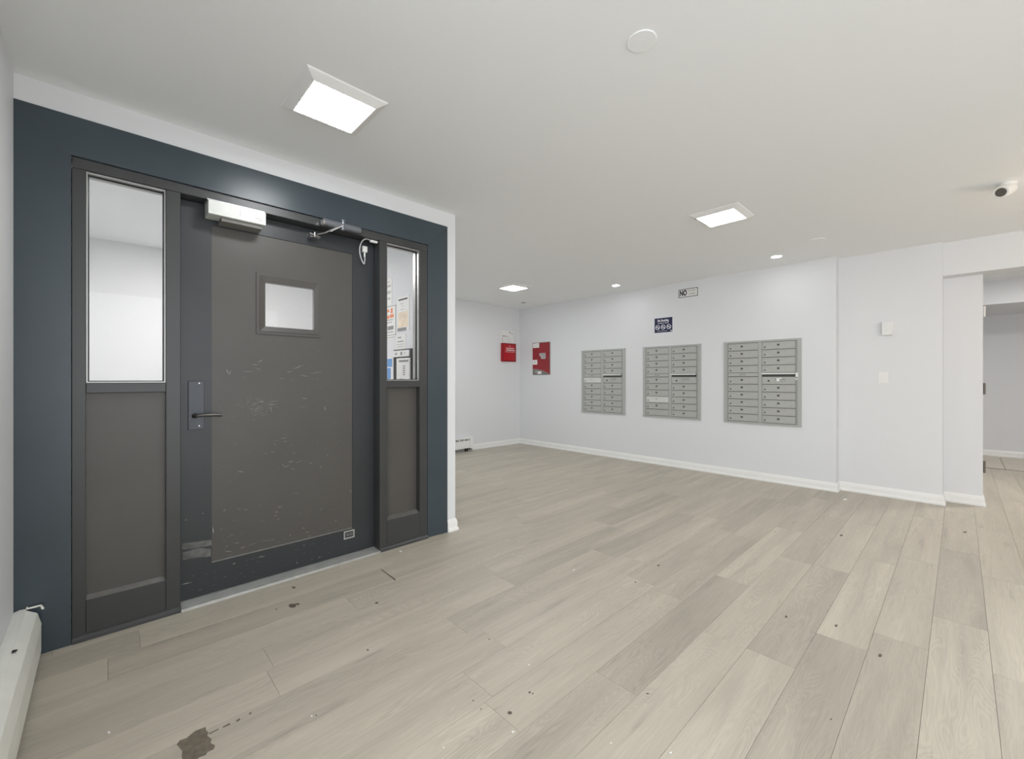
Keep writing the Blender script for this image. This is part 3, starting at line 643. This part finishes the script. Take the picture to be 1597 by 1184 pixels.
def mailbank(yl, yr, label, bright=(), blank=(), sticker=False):
    """yl: left edge as seen (larger y)"""
    W_ = yl-yr; z0, z1 = 0.660, 1.656
    base = (MX, (yl+yr)/2, z0)
    t = thing('mailbox_bank', base, label, 'mailboxes', 'wall mailbox banks')
    F = MX-.014
    def rg(bm, y0, y1, za, zb, iy0, iy1, iza, izb, xf, xb):   # ring in the YZ plane
        o4 = [(y0, za), (y1, za), (y1, zb), (y0, zb)]; i4 = [(iy0, iza), (iy1, iza), (iy1, izb), (iy0, izb)]
        fo = [bm.verts.new((xf, a_, c_)) for a_, c_ in o4]; fi = [bm.verts.new((xf, a_, c_)) for a_, c_ in i4]
        bo = [bm.verts.new((xb, a_, c_)) for a_, c_ in o4]; bi = [bm.verts.new((xb, a_, c_)) for a_, c_ in i4]
        for k in range(4):
            j = (k+1) % 4
            bm.faces.new((fo[k], fo[j], fi[j], fi[k])); bm.faces.new((bo[j], bo[k], bi[k], bi[j]))
            bm.faces.new((fo[j], fo[k], bo[k], bo[j])); bm.faces.new((fi[k], fi[j], bi[j], bi[k]))
        bmesh.ops.recalc_face_normals(bm, faces=bm.faces)
    li, ri = yl-.036, yr+.036; zi0, zi1 = z0+.024, z1-.022
    bm = nb(); rg(bm, yr, yl, z0, z1, ri, li, zi0, zi1, F, MX-.0005); obj('trim_frame', bm, M['mailframe'], t)
    bm = nb(); box(bm, F+.008, MX-.0005, ri, li, zi0, zi1); obj('back_panel', bm, M['maildark'], t)
    # vertical rails: left, centre, right pair
    for a_, b2 in ((li-.012, li-.001), (ri+.001, ri+.007), (ri+.010, ri+.018)):
        bm = nb(); box(bm, F+.002, F+.0078, a_, b2, zi0+.001, zi1-.001, 0.001); obj('side_rail', bm, M['mailframe'], t)
    cy = yl - W_*0.495
    bm = nb(); box(bm, F-.001, F+.0078, cy-.020, cy+.020, zi0+.001, zi1-.001, 0.0015); obj('centre_rail', bm, M['mailframe'], t)
    cols = ((li-.016, cy+.023), (cy-.023, ri+.022))
    P = (zi1-zi0-.004)/10.5
    dk = 'door%.4f'
    for ci, (ya, yb) in enumerate(cols):
        wd = ya-yb; z = zi1-.002; row = 0
        def one(z, row):
            h = P-.0055
            def dm(bm):
                box(bm, 0, .008, -wd, 0, 0, h, 0.0012)
                # folded top lip
                box(bm, -.003, .001, -wd+.004, -.004, h-.008, h-.003, 0.0008)
            br = (ci, row) in bright
            me = shared('mail_door_%.3f_%s' % (wd, 'n' if br else 'o'), dm, M['mailnew'] if br else M['mailalu'])
            d = put('mailbox_door', me, t, (F+.0002, ya, z-P+.003), base)
            if br: d['label'] = 'brighter replacement door'
            dl = (F+.0002, ya, z-P+.003)
            lk = shared('lock', lambda bm: (cyl(bm, (0, 0, 0), (-.004, 0, 0), .0085, .0075, 12), box(bm, -.0046, -.0039, -.0012, .0012, -.005, .005)), M['maildark'])
            put('lock', lk, d, (F, ya-.028, z-P+.030), dl)
            if (ci, row) not in blank:
                npm = shared('number_plate_%d' % (0 if br else 1), lambda bm: box(bm, -.0012, 0, -.013 if not br else -.010, .013 if not br else .010, -.010 if not br else -.003, .010 if not br else .003), M['mailtext'])
                put('number_plate', npm, d, (F, (ya+yb)/2+(.01 if ci == 0 else 0), z-P+.051), dl)
        for row in range(4): one(z, row); z -= P
        if ci == 0:
            bm = nb(); box(bm, F+.0005, F+.007, yb, ya, z-P*.5+.004, z-.001, 0.001); sp = obj('name_strip', bm, M['mailalu'], t)
            bm = nb()
            cyy = (ya+yb)/2
            box(bm, F-.0004, F+.0004, cyy-.040, cyy+.045, z-P*.5+.012, z-.010, 0.0003); obj('maker_plate', bm, M['mailframe'], sp)
            bm = nb()
            for q in range(7): box(bm, F-.0008, F-.0003, cyy-.034+q*.0105, cyy-.027+q*.0105, z-P*.5+.016, z-.016)
            obj('plate_print', bm, M['inkg'], sp)
            z -= P*.5
        else:
            # outgoing slot: a bright lip over a dark slit
            bm = nb(); prism(bm, [(F+.001, ya, z-.001), (F-.022, ya, z-.006), (F-.022, ya, z-.018), (F-.018, ya, z-.018), (F-.018, ya, z-.009), (F+.001, ya, z-.006)], (0, yb-ya, 0)); obj('outgoing_flap', bm, M['maillip'], t)
            z -= P*.5
            h = P-.006
            bm = nb(); box(bm, F, F+.0075, yb, ya, z-P+.003, z-P+.003+h, 0.0015); od = obj('outgoing_door', bm, M['mailalu'], t)
            bm = nb(); cyl(bm, (F-.0002, ya-.068, z-P*.55), (F-.006, ya-.068, z-P*.55), .011, .010, 14); obj('lock', bm, M['maildark'], od)
            text('lettering', 'U.S. MAIL', 0.026, M['inkg'], od, (F-.0005, (ya+yb)/2-.02, z-P*.36), 'E', bold=0.0006)
            bm = nb(); box(bm, F-.0006, F-.0001, (ya+yb)/2-.075, (ya+yb)/2+.030, z-P*.66, z-P*.62); obj('small_print', bm, M['inkg'], od)
            if sticker:
                bm = nb(); box(bm, F-.002, F-.0012, (ya+yb)/2-.012, (ya+yb)/2+.018, z-P*.62, z-P*.20)
                box(bm, F-.0019, F-.0011, (ya+yb)/2-.035, (ya+yb)/2-.010, z-P*.30, z-P*.16); s_ = obj('sticker', bm, M['paper'], od)
                bm = nb(); box(bm, F-.014, F-.001, ri-.006, ri+.018, z-.006, z+.044, 0.002); obj('latch', bm, M['maillip'], t)
                bm = nb(); box(bm, F-.003, F-.001, ri-.010, yb+.006, z-P*.30, z-P*.22); box(bm, F-.0028, F-.0009, ri-.004, yb+.004, z-P*.44, z-P*.38); obj('tape', bm, M['paper'], t)
            z -= P
        for row in range(5, 11 if ci == 0 else 10): one(z, row); z -= P
    return t
mailbank(4.237, 3.435, 'smallest looking mailbox bank, nearest the red fire box', bright={(0, 5)})
mailbank(3.142, 2.321, 'middle mailbox bank below the navy no smoking sign', bright={(0, 8)}, blank={(0, 10)})
mailbank(2.035, 1.214, 'largest looking mailbox bank with white sticker, nearest the thermostat wall', sticker=True)

# ------------------------------------------------------------------ signs on the mailbox wall
t = thing('no_smoking_sign', (MX, 2.838, 1.826), 'navy no smoking sign with three round symbols above middle mailboxes', 'sign')
bm = nb(); box(bm, MX-.003, MX-.0005, 2.693, 2.982, 1.828, 2.058, 0.0005); obj('backing', bm, M['navytxt'], t)
bm = nb(); box(bm, MX-.0040, MX-.0031, 2.708, 2.969, 1.844, 2.047); obj('navy_face', bm, M['navy'], t)
text('heading', 'No Smoking', 0.045, M['navytxt'], t, (MX-.0045, 2.842, 2.010), 'E', sx=0.72, bold=0.0016)
text('subheading', 'Smoking or Vaping', 0.021, M['navytxt'], t, (MX-.0045, 2.842, 1.975), 'E', sx=0.98, bold=0.0003)
for yy in (2.922, 2.840, 2.758):
    bm = nb(); q = Matrix.Rotation(math.radians(-90), 4, 'Y')
    lathe(bm, [(.0250, 0), (.0330, 0), (.0330, .0006), (.0250, .0006), (.0250, 0)], (MX-.0042, yy, 1.918), q, 28)
    a_ = math.radians(38); d = Vector((0, -math.cos(a_), -math.sin(a_))); n_ = Vector((0, -math.sin(a_), math.cos(a_)))*.004
    c_ = Vector((MX-.0042, yy, 1.918)); prism(bm, [c_-d*.026-n_, c_+d*.026-n_, c_+d*.026+n_, c_-d*.026+n_], (-.0006, 0, 0))
    prism(bm, [c_+Vector((0, .016, -.004)), c_+Vector((0, -.016, -.004)), c_+Vector((0, -.016, .003)), c_+Vector((0, .016, .003))], (-.0004, 0, 0))
    obj('prohibition_symbol', bm, M['navytxt'], t)
bm = nb()
for i in range(12): box(bm, MX-.0046, MX-.0040, 2.925-i*.012-.008, 2.925-i*.012, 1.862, 1.867)
box(bm, MX-.0046, MX-.0040, 2.712, 2.735, 1.855, 1.868); obj('foot_print', bm, M['navytxt'], t)

t = thing('no_soliciting_sign', (MX, 2.492, 2.288), 'small white sign with black border reading NO, near the ceiling', 'sign')
bm = nb(); box(bm, MX-.003, MX-.0005, 2.360, 2.623, 2.287, 2.402, 0.0005); obj('plate', bm, M['paper'], t)
bm = nb()
for y0, y1, za, zb in ((2.362, 2.621, 2.392, 2.400), (2.362, 2.621, 2.289, 2.297), (2.362, 2.370, 2.289, 2.400), (2.613, 2.621, 2.289, 2.400)): box(bm, MX-.0038, MX-.0030, y0, y1, za, zb)
obj('border', bm, M['ink'], t)
text('lettering', 'NO', 0.098, M['ink'], t, (MX-.0036, 2.556, 2.3445), 'E', sx=0.62, bold=0.0055)
text('lettering', 'SOLICITING', 0.029, M['inkg'], t, (MX-.0036, 2.442, 2.366), 'E', sx=0.66, bold=0.0005)
text('lettering', 'LOITERING', 0.029, M['inkg'], t, (MX-.0036, 2.442, 2.325), 'E', sx=0.72, bold=0.0005)

# red fire box
t = thing('fire_box', (MX, 5.125, 1.278), 'flat dark red fire cabinet with white stickers left of the mailboxes', 'fire box')
bm = nb(); box(bm, MX-.010, MX-.0005, 4.918, 5.332, 1.272, 1.848, 0.002); obj('cabinet', bm, M['greyp'], t)
bm = nb(); q_ = []
n = 10
bot = [(5.326, 1.372)] + [(5.326-i/n*0.400, 1.372 - 0.094*(i/n)**2.2) for i in range(1, n+1)]
pts = [(MX-.0102, a_, c_) for a_, c_ in [(5.326, 1.843), (4.926, 1.836)]] + [(MX-.0102, a_, c_) for a_, c_ in bot[::-1]]
prism(bm, pts, (-.006, 0, 0)); rd = obj('red_door', bm, M['red'], t)
bm = nb()
for a_, c_ in zip(bot, bot[1:]): prism(bm, [(MX-.0160, a_[0], a_[1]), (MX-.0160, c_[0], c_[1]), (MX-.0160, c_[0], c_[1]+.004), (MX-.0160, a_[0], a_[1]+.004)], (-.001, 0, 0))
obj('door_edge', bm, M['inkl'], rd)
for nm, y0, y1, za, zb in (('sticker', 5.316, 5.166, 1.756, 1.838), ('sticker', 5.324, 5.212, 1.456, 1.540)):
    bm = nb(); box(bm, MX-.0174, MX-.0163, y1, y0, za, zb); s_ = obj(nm, bm, M['paper'], rd)
    if zb < 1.6:
        bm = nb(); box(bm, MX-.0180, MX-.0174, 5.262, 5.285, 1.490, 1.512); obj('sticker_mark', bm, M['inkg'], rd)
    else:
        bm = nb()
        for i in range(3): box(bm, MX-.0180, MX-.0174, 5.19, 5.30, 1.775+i*.018, 1.779+i*.018)
        obj('sticker_print', bm, M['inkl'], rd)
bm = nb(); prism(bm, [(MX-.0163, 5.160, 1.655), (MX-.0163, 5.014, 1.655), (MX-.0163, 5.014, 1.552), (MX-.0163, 5.112, 1.552), (MX-.0163, 5.135, 1.600), (MX-.0163, 5.165, 1.622)], (-.001, 0, 0)); s_ = obj('torn_label', bm, M['inkl'], rd)
bars('torn_label_print', rd, [(5.14, 5.02, 1.628, 1.640), (5.10, 5.03, 1.600, 1.612), (5.09, 5.03, 1.575, 1.585)], MX-.0173, M['inkg'])
bm = nb(); box(bm, MX-.0115, MX-.0103, 5.118, 5.211, 1.288, 1.335); obj('low_label', bm, M['paper'], t)
bm = nb(); box(bm, MX-.0125, MX-.0103, 5.235, 5.262, 1.310, 1.345, .001); obj('latch', bm, M['inkl'], t)
bm = nb(); cyl(bm, (MX-.0162, 4.952, 1.565), (MX-.020, 4.952, 1.565), .009, .008, 12); obj('lock', bm, M['steel'], rd)

# red holder and the notice above it, far wall (faces -Y)
FY = 5.68
t = thing('leaflet_holder', (5.305, FY, 1.50), 'bright red plastic leaflet holder on the far alcove wall', 'holder')
bm = nb(); box(bm, 5.135, 5.475, FY-.040, FY-.0005, 1.512, 1.842, 0.004); obj('red_tray', bm, M['redp'], t)
bm = nb(); ring(bm, 5.133, 5.477, 1.510, 1.844, 5.158, 5.452, 1.535, 1.822, FY-.043, FY-.0402); obj('rim', bm, M['redd'], t)
bm = nb(); rr = random.Random(3)
for z_, hh, a_, e_ in ((1.745, .020, 5.232, 5.425), (1.708, .022, 5.226, 5.435)):
    x_ = a_
    while x_ < e_:
        w_ = rr.uniform(.011, .019); box(bm, x_, x_+w_, FY-.0410, FY-.0401, z_, z_+hh*rr.uniform(.8, 1)); x_ += w_+.003
obj('printed_heading', bm, M['pink'], t)
bm = nb(); x_ = 5.205
while x_ < 5.445:
    w_ = rr.uniform(.006, .014); box(bm, x_, x_+w_, FY-.0410, FY-.0401, 1.683, 1.691); x_ += w_+.005
obj('printed_line', bm, M['redd'], t).data.materials[0] = M['pink']
bm = nb(); cyl(bm, (5.325, FY-.0401, 1.795), (5.325, FY-.046, 1.795), .009, .007, 12); obj('screw', bm, M['pink'], t)
bm = nb(); box(bm, 5.165, 5.465, FY-.030, FY-.001, 1.492, 1.5115, .002); obj('clear_foot', bm, M['plastic'], t)
t = thing('wall_notice', (5.30, FY, 1.85), 'white printed notice sheets pinned just above the red holder', 'notice')
bm = nb(); box(bm, 5.140, 5.440, FY-.003, FY-.0005, 1.848, 2.000); obj('lower_sheet', bm, M['paper'], t)
bm = nb(); box(bm, 5.155, 5.440, FY-.0025, FY-.0004, 2.001, 2.075); obj('upper_sheet', bm, M['paper'], t)
bm = nb()
box(bm, 5.165, 5.270, FY-.0038, FY-.0031, 1.966, 1.980); box(bm, 5.270, 5.345, FY-.0038, FY-.0031, 1.970, 1.976)
for i in range(5): box(bm, 5.165, 5.190, FY-.0038, FY-.0031, 1.870+i*.018, 1.878+i*.018)
box(bm, 5.335, 5.385, FY-.0038, FY-.0026, 2.040, 2.054); box(bm, 5.385, 5.435, FY-.0038, FY-.0026, 2.018, 2.028)
obj('print', bm, M['inkg'], t)
bm = nb()
for i in range(5): box(bm, 5.215, 5.400, FY-.0036, FY-.0031, 1.868+i*.018, 1.871+i*.018)
obj('fine_print', bm, M['inkl'], t)

# ------------------------------------------------------------------ thermostat wall fittings (faces -X at 5.755)
RX = 5.755
t = thing('thermostat', (RX, 0.505, 1.638), 'white boxy thermostat high on the narrow wall right of mailboxes', 'thermostat')
bm = nb(); box(bm, RX-.045, RX-.008, 0.468, 0.548, 1.645, 1.775, 0.003); bd_ = obj('cover', bm, M['plastic'], t)
bm = nb(); box(bm, RX-.008, RX-.0005, 0.464, 0.552, 1.641, 1.779, 0.001); obj('base_plate', bm, M['plastic'], t)
bm = nb()
for i in range(6): box(bm, RX-.0462, RX-.0452, 0.478+i*.011, 0.480+i*.011, 1.655, 1.765)
obj('vent_ribs', bm, M['wall'], bd_)
t = thing('light_switch', (RX, 0.540, 1.152), 'plain white light switch plate below the thermostat', 'switch')
bm = nb(); box(bm, RX-.007, RX-.0005, 0.502, 0.578, 1.154, 1.272, 0.002); pl = obj('plate', bm, M['plastic'], t)
bm = nb(); box(bm, RX-.0105, RX-.0072, 0.523, 0.557, 1.180, 1.246, 0.001); obj('rocker', bm, M['plastic'], t)
for z_ in (1.165, 1.261):
    bm = nb(); cyl(bm, (RX-.0072, 0.540, z_), (RX-.0082, 0.540, z_), .003, n=10); obj('screw', bm, M['plastic'], t)

# hinge leaves left on the passage jamb (faces -Y at y = -0.15)
def hinge(z0, z1, m, label, x=6.03):
    t = thing('hinge', (x, -0.15, z0), label, 'hinge', 'hinges on the passage jamb')
    bm = nb(); box(bm, x-.018, x+.018, -0.153, -0.1505, z0, z1, .0006); obj('leaf', bm, m, t)
    bm = nb()
    n = 3; h = (z1-z0)/n
    for i in range(n): cyl(bm, (x-.022, -0.160, z0+i*h+.0008), (x-.022, -0.160, z0+(i+1)*h-.0008), .0075, n=12)
    box(bm, x-.022, x-.014, -0.168, -0.1515, z0, z1)
    obj('knuckle', bm, m, t)
hinge(1.785, 1.885, M['plasticwarm'], 'white painted hinge, topmost on the passage jamb')
hinge(1.053, 1.160, M['hinge'], 'dull brass hinge halfway up the passage jamb')
hinge(0.312, 0.425, M['hinge'], 'dull brass hinge lowest on the passage jamb near the floor')

# ------------------------------------------------------------------ heaters
# baseboard heater along the left wall
t = thing('baseboard_heater', (-0.24, 1.88, 0), 'long cream baseboard heater along the left wall in the near corner', 'heater')
ya, yb = 1.0, 2.755
def sweep(bm, prof, a_, b2, axis='y'):
    if axis == 'y': prism(bm, [(x_, a_, z_) for x_, z_ in prof], (0, b2-a_, 0))
    else: prism(bm, [(a_, x_, z_) for x_, z_ in prof], (b2-a_, 0, 0))
bm = nb(); sweep(bm, [(-.2795, .022), (-.2795, .212), (-.262, .218), (-.243, .216), (-.243, .212), (-.262, .213), (-.275, .206), (-.275, .022)], ya, yb); obj('back_panel', bm, M['heater'], t)
bm = nb(); sweep(bm, [(-.246, .2155), (-.213, .193), (-.2085, .186), (-.199, .140), (-.199, .022), (-.202, .022), (-.202, .139), (-.2115, .184), (-.215, .190), (-.247, .2115)], ya, yb-.012); obj('front_cover', bm, M['heater'], t)
bm = nb(); sweep(bm, [(-.2122, .1895), (-.2098, .1915), (-.1975, .1405), (-.1995, .1395)], ya+.005, yb-.015); obj('damper_blade', bm, M['heater'], t)
bm = nb(); sweep(bm, [(-.274, .023), (-.203, .023), (-.203, .137), (-.216, .180), (-.247, .208), (-.274, .204)], yb-.02, yb-.004); obj('end_cap', bm, M['rust'], t)
bm = nb()
for i in range(42): box(bm, -.268, -.215, ya+.06+i*.038, ya+.061+i*.038, .06, .165)
obj('fins', bm, M['alu'], t)['kind'] = 'stuff'
bm = nb(); cyl(bm, (-.242, ya+.02, .11), (-.242, yb-.03, .11), .011, n=12); obj('pipe', bm, M['rust'], t)
bm = nb(); lathe(bm, [(0, .0), (.010, .0), (.012, .0006), (0, .0010)], (-.2405, 2.36, .2145), None, 14)
hole = obj('mounting_hole', bm, M['dark'], t)
for yy in (1.1, 1.6, 2.1, 2.7):
    bm = nb(); box(bm, -.272, -.203, yy, yy+.02, .0008, .0225, .001); obj('foot', bm, M['rust'], t)
bm = nb(); box(bm, -.242, -.200, 2.7495, 2.7515, .214, .221); box(bm, -.243, -.238, 2.744, 2.754, .2185, .2245)
prism(bm, [(-.203, 2.748, .221), (-.198, 2.746, .221), (-.190, 2.744, .203), (-.194, 2.745, .198), (-.200, 2.747, .204)], (0, .004, 0)); obj('broken_bracket', bm, M['heater'], t)
# small radiator in the far alcove
t = thing('alcove_heater', (3.7, FY-.035, 0), 'short white convector heater at far left end of the alcove', 'heater')
HX0, HX1 = 2.9, 4.45
bm = nb(); box(bm, HX0, HX1-.062, FY-.070, FY-.065, 0.055, 0.176, .001); obj('front_cover', bm, M['trim'], t)
bm = nb(); box(bm, HX0, HX1-.062, FY-.070, FY-.0005, 0.208, 0.222, .002); obj('top_cover', bm, M['trim'], t)
bm = nb(); box(bm, HX0, HX1-.062, FY-.010, FY-.0005, 0.030, 0.2075); obj('back_panel', bm, M['trim'], t)
bm = nb(); box(bm, HX1-.061, HX1, FY-.074, FY-.0005, 0.045, 0.226, .002); obj('end_cap', bm, M['trim'], t)
bm = nb(); box(bm, HX0, HX1-.063, FY-.055, FY-.012, 0.060, 0.204); obj('fin_core', bm, M['inkg'], t)
bm = nb()
x_ = HX0+.01; i = 0
while x_ < HX1-.075:
    box(bm, x_, x_+.004, FY-.0695, FY-.0640, .1765, .2078)
    if i % 4 == 0: box(bm, x_+.004, x_+.016, FY-.0695, FY-.0640, .1765, .2078)
    x_ += .024; i += 1
obj('grille_bars', bm, M['trim'], t)
for xx in (HX1-.11, HX1-.15, 3.4):
    bm = nb(); box(bm, xx, xx+.016, FY-.060, FY-.030, .001, .0545, .001); obj('foot', bm, M['handle'], t)
bm = nb(); box(bm, HX1-.055, HX1-.008, FY-.060, FY-.02, .022, .0445, .002); obj('valve', bm, M['rust'], t)
bm = nb(); box(bm, HX0, HX1-.17, FY-.050, FY-.012, .002, .0295); obj('kick_strip', bm, M['inkg'], t)

# ------------------------------------------------------------------ ceiling fittings
def panel_light(name, cx_, cy_, label, lm='panel_light', drop=.028, r_out=.182, r_in=.136, group='square ceiling lights'):
    t = thing(name, (cx_, cy_, CEIL-drop), label, 'ceiling light', group)
    bm = nb(); zt, zb = CEIL-.0005, CEIL-drop
    def sq(r, z): return [bm.verts.new((cx_+a_*r, cy_+b2*r, z)) for a_, b2 in ((-1, -1), (1, -1), (1, 1), (-1, 1))]
    A, B, C_, D = sq(r_out, zt), sq(r_out-.004, zt-.006), sq(r_in+.003, zb), sq(r_in, zb+.002)
    E_ = sq(r_in, zt)
    for p, q in ((A, B), (B, C_), (C_, D), (D, E_), (E_, A)):
        for k in range(4):
            j = (k+1) % 4; bm.faces.new((p[k], p[j], q[j], q[k]))
    bmesh.ops.recalc_face_normals(bm, faces=bm.faces)
    obj('frame', bm, M['lframe'], t)
    bm = nb(); box(bm, cx_-r_in+.001, cx_+r_in-.001, cy_-r_in+.001, cy_+r_in-.001, zb+.001, zb+.006); obj('diffuser', bm, M[lm], t)
    return t
panel_light('ceiling_light', 0.785, 2.040, 'large looking square ceiling light nearest the dark entrance door')
panel_light('ceiling_light', 3.540, 1.305, 'square ceiling light in front of the largest looking mailbox bank')
panel_light('ceiling_light', 4.165, 4.335, 'small looking square ceiling light in the far alcove')
panel_light('ceiling_light', 2.75, 4.60, 'added square fill light deep in the alcove, hidden behind the entrance wall')  # hidden panel added to brighten the alcove
panel_light('ceiling_light', 0.7, 4.2, 'added square fill light inside the vestibule', 'vest_fill', group='added vestibule fill light')  # unseen panel added to brighten the vestibule behind the glass
panel_light('ceiling_light', 7.0, -0.9, 'added square fill light in the passage', 'cor_fill', group='added passage fill light')  # unseen panel added to light the passage
panel_light('ceiling_light', 1.6, -1.6, 'added square fill light behind the viewer')  # out of view, added as fill for the near side of the lobby
def downlight(x_, y_, label):
    t = thing('recessed_downlight', (x_, y_, CEIL-.006), label, 'downlight', 'recessed downlights')
    bm = nb(); lathe(bm, [(.048, -.0005), (.066, -.0005), (.066, -.003), (.060, -.005), (.048, -.004), (.048, -.0005)], (x_, y_, CEIL), None, 28); obj('trim_ring', bm, M['plastic'], t, smooth=True)
    bm = nb(); lathe(bm, [(0, -.0008), (.0475, -.0008), (.0475, -.003), (0, -.004)], (x_, y_, CEIL), None, 28); obj('lens', bm, M['spot_light'], t)
downlight(5.14, 3.30, 'small round recessed downlight near the ceiling edge above first mailbox bank')
downlight(5.16, 1.345, 'small round recessed downlight above the largest looking mailbox bank')
def disc(name, x_, y_, r, label, cat, m='ceil', drop=.004, group=None):
    t = thing(name, (x_, y_, CEIL-drop), label, cat, group)
    bm = nb(); lathe(bm, [(0, -drop), (r*.96, -drop), (r, -drop*.75), (r, -.0003), (0, -.0005)], (x_, y_, CEIL), None, 40); obj('cover_plate', bm, M[m], t)
    bm = nb(); lathe(bm, [(0, -drop-.0008), (r*.25, -drop-.0006), (r*.25, -drop-.0001), (0, -drop-.0001)], (x_, y_, CEIL), None, 20); obj('centre_cap', bm, M[m], t)
disc('ceiling_cover', 1.495, 0.845, .055, 'round flush cover plate on the near ceiling, top of the picture', 'cover plate', group='round ceiling covers')
disc('ceiling_cover', 4.83, 0.925, .070, 'round flush cover on ceiling between downlight and security camera', 'cover plate', drop=.0045, group='round ceiling covers')
disc('sprinkler_cover', 4.12, 3.84, .040, 'tiny concealed sprinkler cap just right of the alcove light', 'sprinkler', drop=.006, group='sprinkler caps')
disc('sprinkler_cover', 5.16, 5.13, .040, 'tiny grey sprinkler cap closest to the far ceiling corner', 'sprinkler', m='inkl', drop=.008, group='sprinkler caps')

# security camera, bullet on a ceiling arm
d = Vector((-.82, .30, -.34)).normalized()
P0 = Vector(on_z(1561, 300, 2.425)) - d*.062
MB_ = P0 - d*.035
SX, SY = MB_.x, MB_.y
t = thing('security_camera', (SX, SY, CEIL), 'white bullet security camera on the ceiling at the right edge', 'camera')
bm = nb(); lathe(bm, [(0, -.0005), (.046, -.0005), (.046, -.012), (.040, -.018), (0, -.020)], (SX, SY, CEIL), None, 28); obj('mount', bm, M['plasticwarm'], t, smooth=True)
q = d.to_track_quat('Z', 'Y').to_matrix().to_4x4()
bm = nb(); lathe(bm, [(0, -.095), (.022, -.092), (.036, -.078), (.040, -.050), (.040, .060), (.037, .066), (.028, .066), (.028, .056), (0, .056)], P0, q, 32); obj('body', bm, M['plasticwarm'], t, smooth=True)
bm = nb(); lathe(bm, [(0, .0565), (.0275, .0565), (.0275, .060), (.012, .062), (.010, .060), (0, .059)], P0, q, 28); obj('lens', bm, M['lens'], t, smooth=True)
bm = nb(); cyl(bm, (SX, SY, CEIL-.018), MB_, .016, bev=.001, n=16); obj('arm', bm, M['plasticwarm'], t, smooth=True)

# ------------------------------------------------------------------ marks on the floor
def fpoly(name, pts, m, h=.0004):
    bm = nb(); prism(bm, [on_z(*p, z=.0001) for p in pts], (0, 0, h)); return obj(name, bm, m, floor)
S = 1/3.9925
fpoly('stain', [(a_*S, 940+b2*S) for a_, b2 in [(1100, 885), (1120, 858), (1160, 845), (1215, 800), (1240, 790), (1280, 775), (1285, 800), (1300, 808), (1290, 830), (1318, 850), (1310, 875), (1340, 890), (1330, 915), (1295, 930), (1280, 950), (1240, 965), (1210, 1000), (1150, 1005), (1130, 960), (1135, 925), (1118, 905)]], M['stain'])
for q_ in ([(1300, 815), (1360, 785), (1362, 790), (1303, 822)], [(1385, 775), (1430, 750), (1434, 760), (1390, 780)], [(1470, 735), (1493, 720), (1496, 730), (1475, 745)], [(1550, 690), (1566, 682), (1566, 692), (1552, 698)]):
    fpoly('stain', [(a_*S, 940+b2*S) for a_, b2 in q_], M['stain'])
fpoly('stain', [(594, 888.5), (595.5, 888), (617.5, 904), (616.5, 906)], M['speckd'])
def ov(cx_, cy_, rx, ry, m, nm='speck'):
    fpoly(nm, [(cx_+rx*math.cos(a_*math.pi/5), cy_+ry*math.sin(a_*math.pi/5)) for a_ in range(10)], m)
ov(456, 945, 6, 3.2, M['speckd'], 'stain')
fpoly('stain', [(458, 942.5), (464, 940.8), (467.5, 941.8), (466, 944.5), (464.5, 943.5), (460, 944.2)], M['speckd'])
for x_, y_, rx, ry in [(458, 916.5, 3, 1.6), (431, 950.5, 1.4, 1), (587.5, 940.5, 2.8, 1.4), (573.5, 1014, 1.8, 1.3), (1304, 976, 2.4, 2), (1372.5, 1022.5, 3, 2.6), (795, 1112, 3.6, 2.6), (826, 1080, 2, 1.5), (831, 1082, 1.5, 1),
                       (1226, 962, 2, 1.8), (1312, 835, 2.4, 1.4), (1505, 830, 3, 1.2), (1027, 882, 2, 1.2), (991, 908, 1.2, 1), (763, 997, 1.2, 1), (738, 1093, 1.3, 1), (1010, 1082, 2.5, 1), (750, 1106, 1.2, 1), (1296, 1122, 1.6, 1.2), (493, 1116, 1.3, 1)]:
    ov(x_, y_, rx, ry, M['speckd'])
for x_, y_, rx, ry in [(625, 860, 2.2, 1.3), (170, 1142.5, 2.4, 1.8), (825, 1037, 1.3, 1.1), (800, 1141.5, 2, 1.6), (895, 889, 1.4, .9), (1046, 1174, 1.8, 1.5), (486, 1117, 1.6, 1.1), (692, 1166, 1.2, 1), (1318, 779, 3.2, 1.4), (953, 1159, 1.4, 1)]:
    ov(x_, y_, rx, ry, M['paper'])
